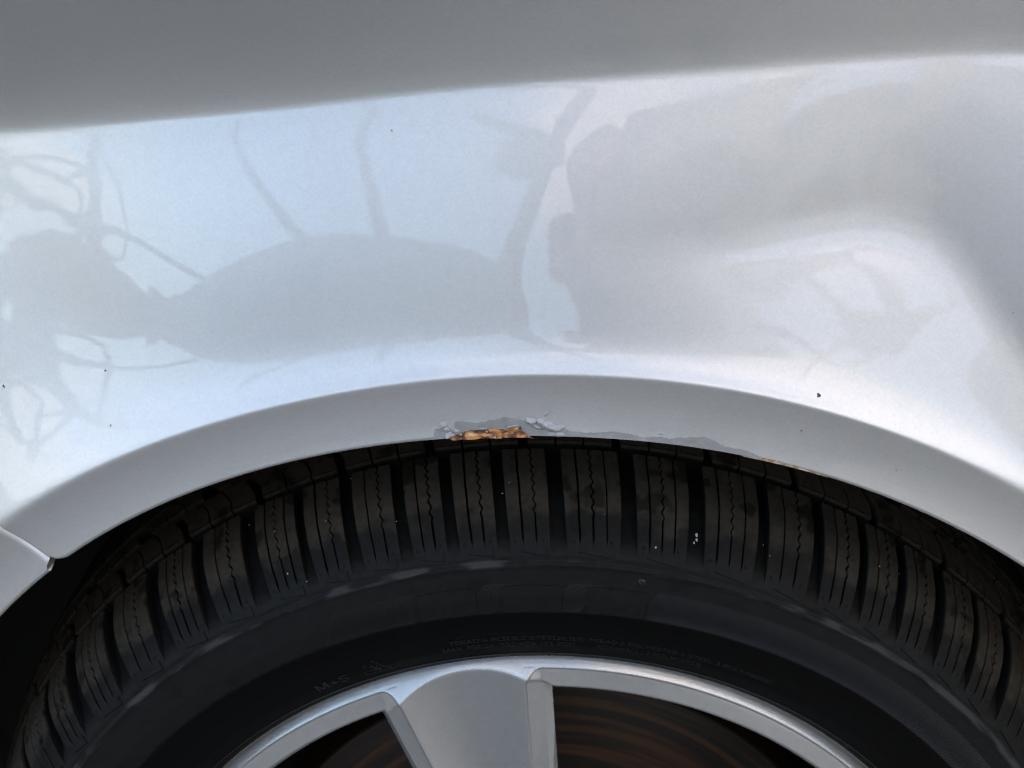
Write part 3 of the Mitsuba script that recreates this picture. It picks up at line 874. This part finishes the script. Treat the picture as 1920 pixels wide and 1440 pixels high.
block_house(.85, 2.65, -10.5, -4.5, 4.6, .5, .6)
block_house(2.96, 14.0, -10.5, -4.56, 3.40, .9, 2.5)
add('house__wall', box((2.805, -7.5, 1.7), (.28, 5.7, 3.4)), 'pale_plaster', smooth=False, up=0)
for x in (3.9, 5.9, 8.2, 10.8):
    add('house__window', box((x, -4.545, 1.6), (1.1, .06, 1.3)), 'dark_glass', smooth=False, up=0)
    add('house__window_frame', cat([box((x, -4.54, 1.6 + s * .68), (1.26, .1, .07)) for s in (-1, 1)] + [box((x + s * .59, -4.54, 1.6), (.07, .1, 1.3)) for s in (-1, 1)]), 'cream_trim', smooth=False, up=0)
tag('house', 'low pale house mirrored on the right of the wing', 'house')
t2 = [(2.75, -3.1, 0), (2.65, -3.0, 1.2), (2.45, -2.85, 2.2), (2.36, -2.75, 2.75)]
m1 = [(2.36, -2.75, 2.75), (2.34, -2.70, 3.20), (2.33, -2.70, 3.37), (2.20, -2.79, 3.27), (1.98, -2.93, 3.11), (1.74, -3.08, 3.02), (1.57, -3.17, 3.22), (1.55, -3.18, 4.0), (1.64, -3.12, 4.8)]
m2 = [(2.40, -2.68, 2.85), (2.31, -2.74, 2.98), (2.22, -2.80, 3.06), (2.18, -2.82, 3.25), (2.23, -2.79, 3.6), (2.5, -2.55, 4.4), (2.8, -2.24, 5.3)]
tree('bare_tree_001', t2, np.linspace(.05, .016, 4), [(m1, .024, .018), (m2, .024, .018)], [], 'bare tree with two crooked limbs mirrored in the bright hollow at the right')

# ------------------------------------------------------------------ the photographer, seen mirrored in the paint
import manifold3d as m3


def ball(c, r):
    return m3.Manifold.sphere(r, 20).translate([float(x) for x in c])


def bones(chains):
    out = m3.Manifold()
    for ch in chains:
        for (a, ra), (b, rb) in zip(ch[:-1], ch[1:]):
            out += m3.Manifold.batch_hull([ball(a, ra), ball(b, rb)])
    return out


def skinned(man, edge=.02, it=8):
    m = man.refine_to_length(edge).to_mesh()
    t_ = trimesh.Trimesh(m.vert_properties[:, :3], m.tri_verts)
    trimesh.smoothing.filter_taubin(t_, iterations=it)
    return t_


HX, HY = .085, -1.10                          # head; she bends a little towards the screen of her camera
sh_l, sh_r = (.13, -1.20, 1.42), (.58, -1.20, 1.44)
pel = (.36, -1.26, .95)
coat = bones([[((.25, -1.20, 1.40), .12), ((.30, -1.23, 1.20), .155), ((.34, -1.26, 1.0), .16), ((.35, -1.27, .78), .17)],
              [(sh_l, .085), ((.24, -1.20, 1.42), .11), (sh_r, .085)], [((.20, -1.22, 1.30), .11), ((.52, -1.22, 1.30), .14)], [((.30, -1.22, 1.46), .12), ((.50, -1.24, 1.50), .14)], [((.22, -1.25, .95), .12), ((.48, -1.25, .95), .12)],
              [((.24, -1.26, .74), .13), ((.46, -1.26, .74), .13)],
              [(sh_l, .075), ((.13, -1.20, 1.17), .058), ((.03, -1.06, 1.225), .042)],
              [(sh_r, .075), ((.74, -1.14, 1.24), .072), ((.40, -1.06, 1.20), .052), ((.10, -1.04, 1.27), .042)],
              [((.20, -1.19, 1.46), .085), ((.14, -1.16, 1.51), .065)]])
add('person__coat', skinned(coat), 'coat_cloth', smooth=60, up=0)
legs = bones([[((.27, -1.26, .82), .105), ((.25, -1.24, .46), .066), ((.24, -1.28, .09), .05)], [((.44, -1.26, .82), .105), ((.47, -1.24, .46), .066), ((.49, -1.28, .09), .05)]])
add('person__trousers', skinned(legs), 'trouser_cloth', smooth=60, up=0)
for x in (.24, .49):
    sh = bones([[((x, -1.30, .055), .05), ((x, -1.20, .045), .045), ((x, -1.10, .035), .034)]])
    sh = sh.trim_by_plane([0, 0, 1], .004)
    add('person__shoe', skinned(sh, .015, 5), 'black_plastic', smooth=60, up=0)
hd = [[((.16, -1.15, 1.50), .052), ((.12, -1.12, 1.57), .055)], [((HX, HY, 1.665), .088), ((HX, HY + .018, 1.60), .062), ((HX, HY + .045, 1.565), .030)],
      [((HX, HY + .085, 1.645), .012), ((HX, HY + .098, 1.618), .015)], [((HX - .08, HY, 1.63), .018), ((HX - .083, HY - .005, 1.655), .018)], [((HX + .08, HY, 1.63), .018), ((HX + .083, HY - .005, 1.655), .018)],
      [((HX - .022, HY + .068, 1.588), .012), ((HX + .022, HY + .068, 1.588), .012)], [((HX - .04, HY + .066, 1.672), .014), ((HX + .04, HY + .066, 1.672), .014)]]
add('person__head', skinned(bones(hd), .012, 4), 'skin', smooth=60, up=0)
hr = bones([[((HX, HY - .018, 1.685), .095), ((HX, HY - .04, 1.62), .085)], [((HX - .06, HY - .01, 1.69), .055), ((HX + .06, HY - .01, 1.69), .055)], [((HX, HY + .02, 1.735), .05), ((HX, HY - .04, 1.73), .06)]])
hood = bones([[((HX, HY - .03, 1.70), .108), ((HX + .02, HY - .07, 1.58), .105), ((HX + .07, HY - .10, 1.47), .10)], [((HX, HY + .01, 1.745), .062), ((HX, HY - .05, 1.74), .07)],
              [((HX - .075, HY + .005, 1.66), .045), ((HX - .06, HY + .01, 1.57), .045)], [((HX + .075, HY + .005, 1.66), .045), ((HX + .08, HY + .01, 1.57), .045)]])
add('person__hood', skinned(hood, .015, 5), 'coat_cloth', smooth=60, up=0)
add('person__hair', skinned(hr, .012, 4), 'hair', smooth=60, up=0)
for s in (-1, 1):
    e_ = trimesh.creation.icosphere(2, .012)
    e_.apply_translation((HX + s * .032, HY + .078, 1.648))
    add('person__eye', e_, 'dark_glass', smooth=True, up=0)


def hand(s):
    """Palm against the side of the camera, four fingers round its front edge, thumb behind."""
    x = .0 + s * .082
    ch = [[((x - s * -.012, -1.045, 1.272), .026), ((x, -1.010, 1.288), .022)], [((x, -1.012, 1.300), .020), ((x, -1.012, 1.270), .020)]]
    for i, (dz, L) in enumerate(((.022, .9), (.006, 1.0), (-.010, .95), (-.025, .75))):
        z = 1.286 + dz
        ch.append([((x, -1.005, z), .0092), ((x + s * .002, -.985, z), .0086), ((x - s * .012 * L, -.972, z - .003), .008), ((x - s * .032 * L, -.970, z - .005), .007)])
    ch.append([((x, -1.030, 1.300), .012), ((x - s * .012, -1.040, 1.316), .010), ((x - s * .030, -1.040, 1.318), .008)])
    return skinned(bones(ch), .005, 4)


for s in (-1, 1):
    hm_ = hand(s)
    hm_.apply_translation((.055, .004, -.040) if s < 0 else (-.012, 0, 0))
    add('person__hand', hm_, 'skin', smooth=60, up=0)
tag('person', 'photographer in a dark coat bending over a camera, mirrored on the right of the wing', 'person')
cam = m3.Manifold.batch_hull([ball((sx * .050, y_, 1.292 + sz * .036), .008) for sx in (-1, 1) for y_ in (-1.020, -.985) for sz in (-1, 1)])
cam += m3.Manifold.batch_hull([ball((sx * .026, y_, 1.345), .006) for sx in (-1, 1) for y_ in (-1.015, -.985)] + [ball((sx * .032, -1.0, 1.325), .006) for sx in (-1, 1)])
cm = cam.to_mesh()
add('handheld_camera__body', trimesh.Trimesh(cm.vert_properties[:, :3], cm.tri_verts), 'black_plastic', smooth=35, up=0)
ln = trimesh.creation.cylinder(.036, .045, sections=40)
v = ln.vertices
add('handheld_camera__lens', trimesh.Trimesh(np.stack([v[:, 0] + .006, v[:, 2] - .958, v[:, 1] + 1.29], 1), ln.faces[:, ::-1], process=False), 'black_plastic', smooth=35, up=0)
tag('handheld_camera', 'black camera in the photographer\'s hands, mirrored near the top middle', 'camera')
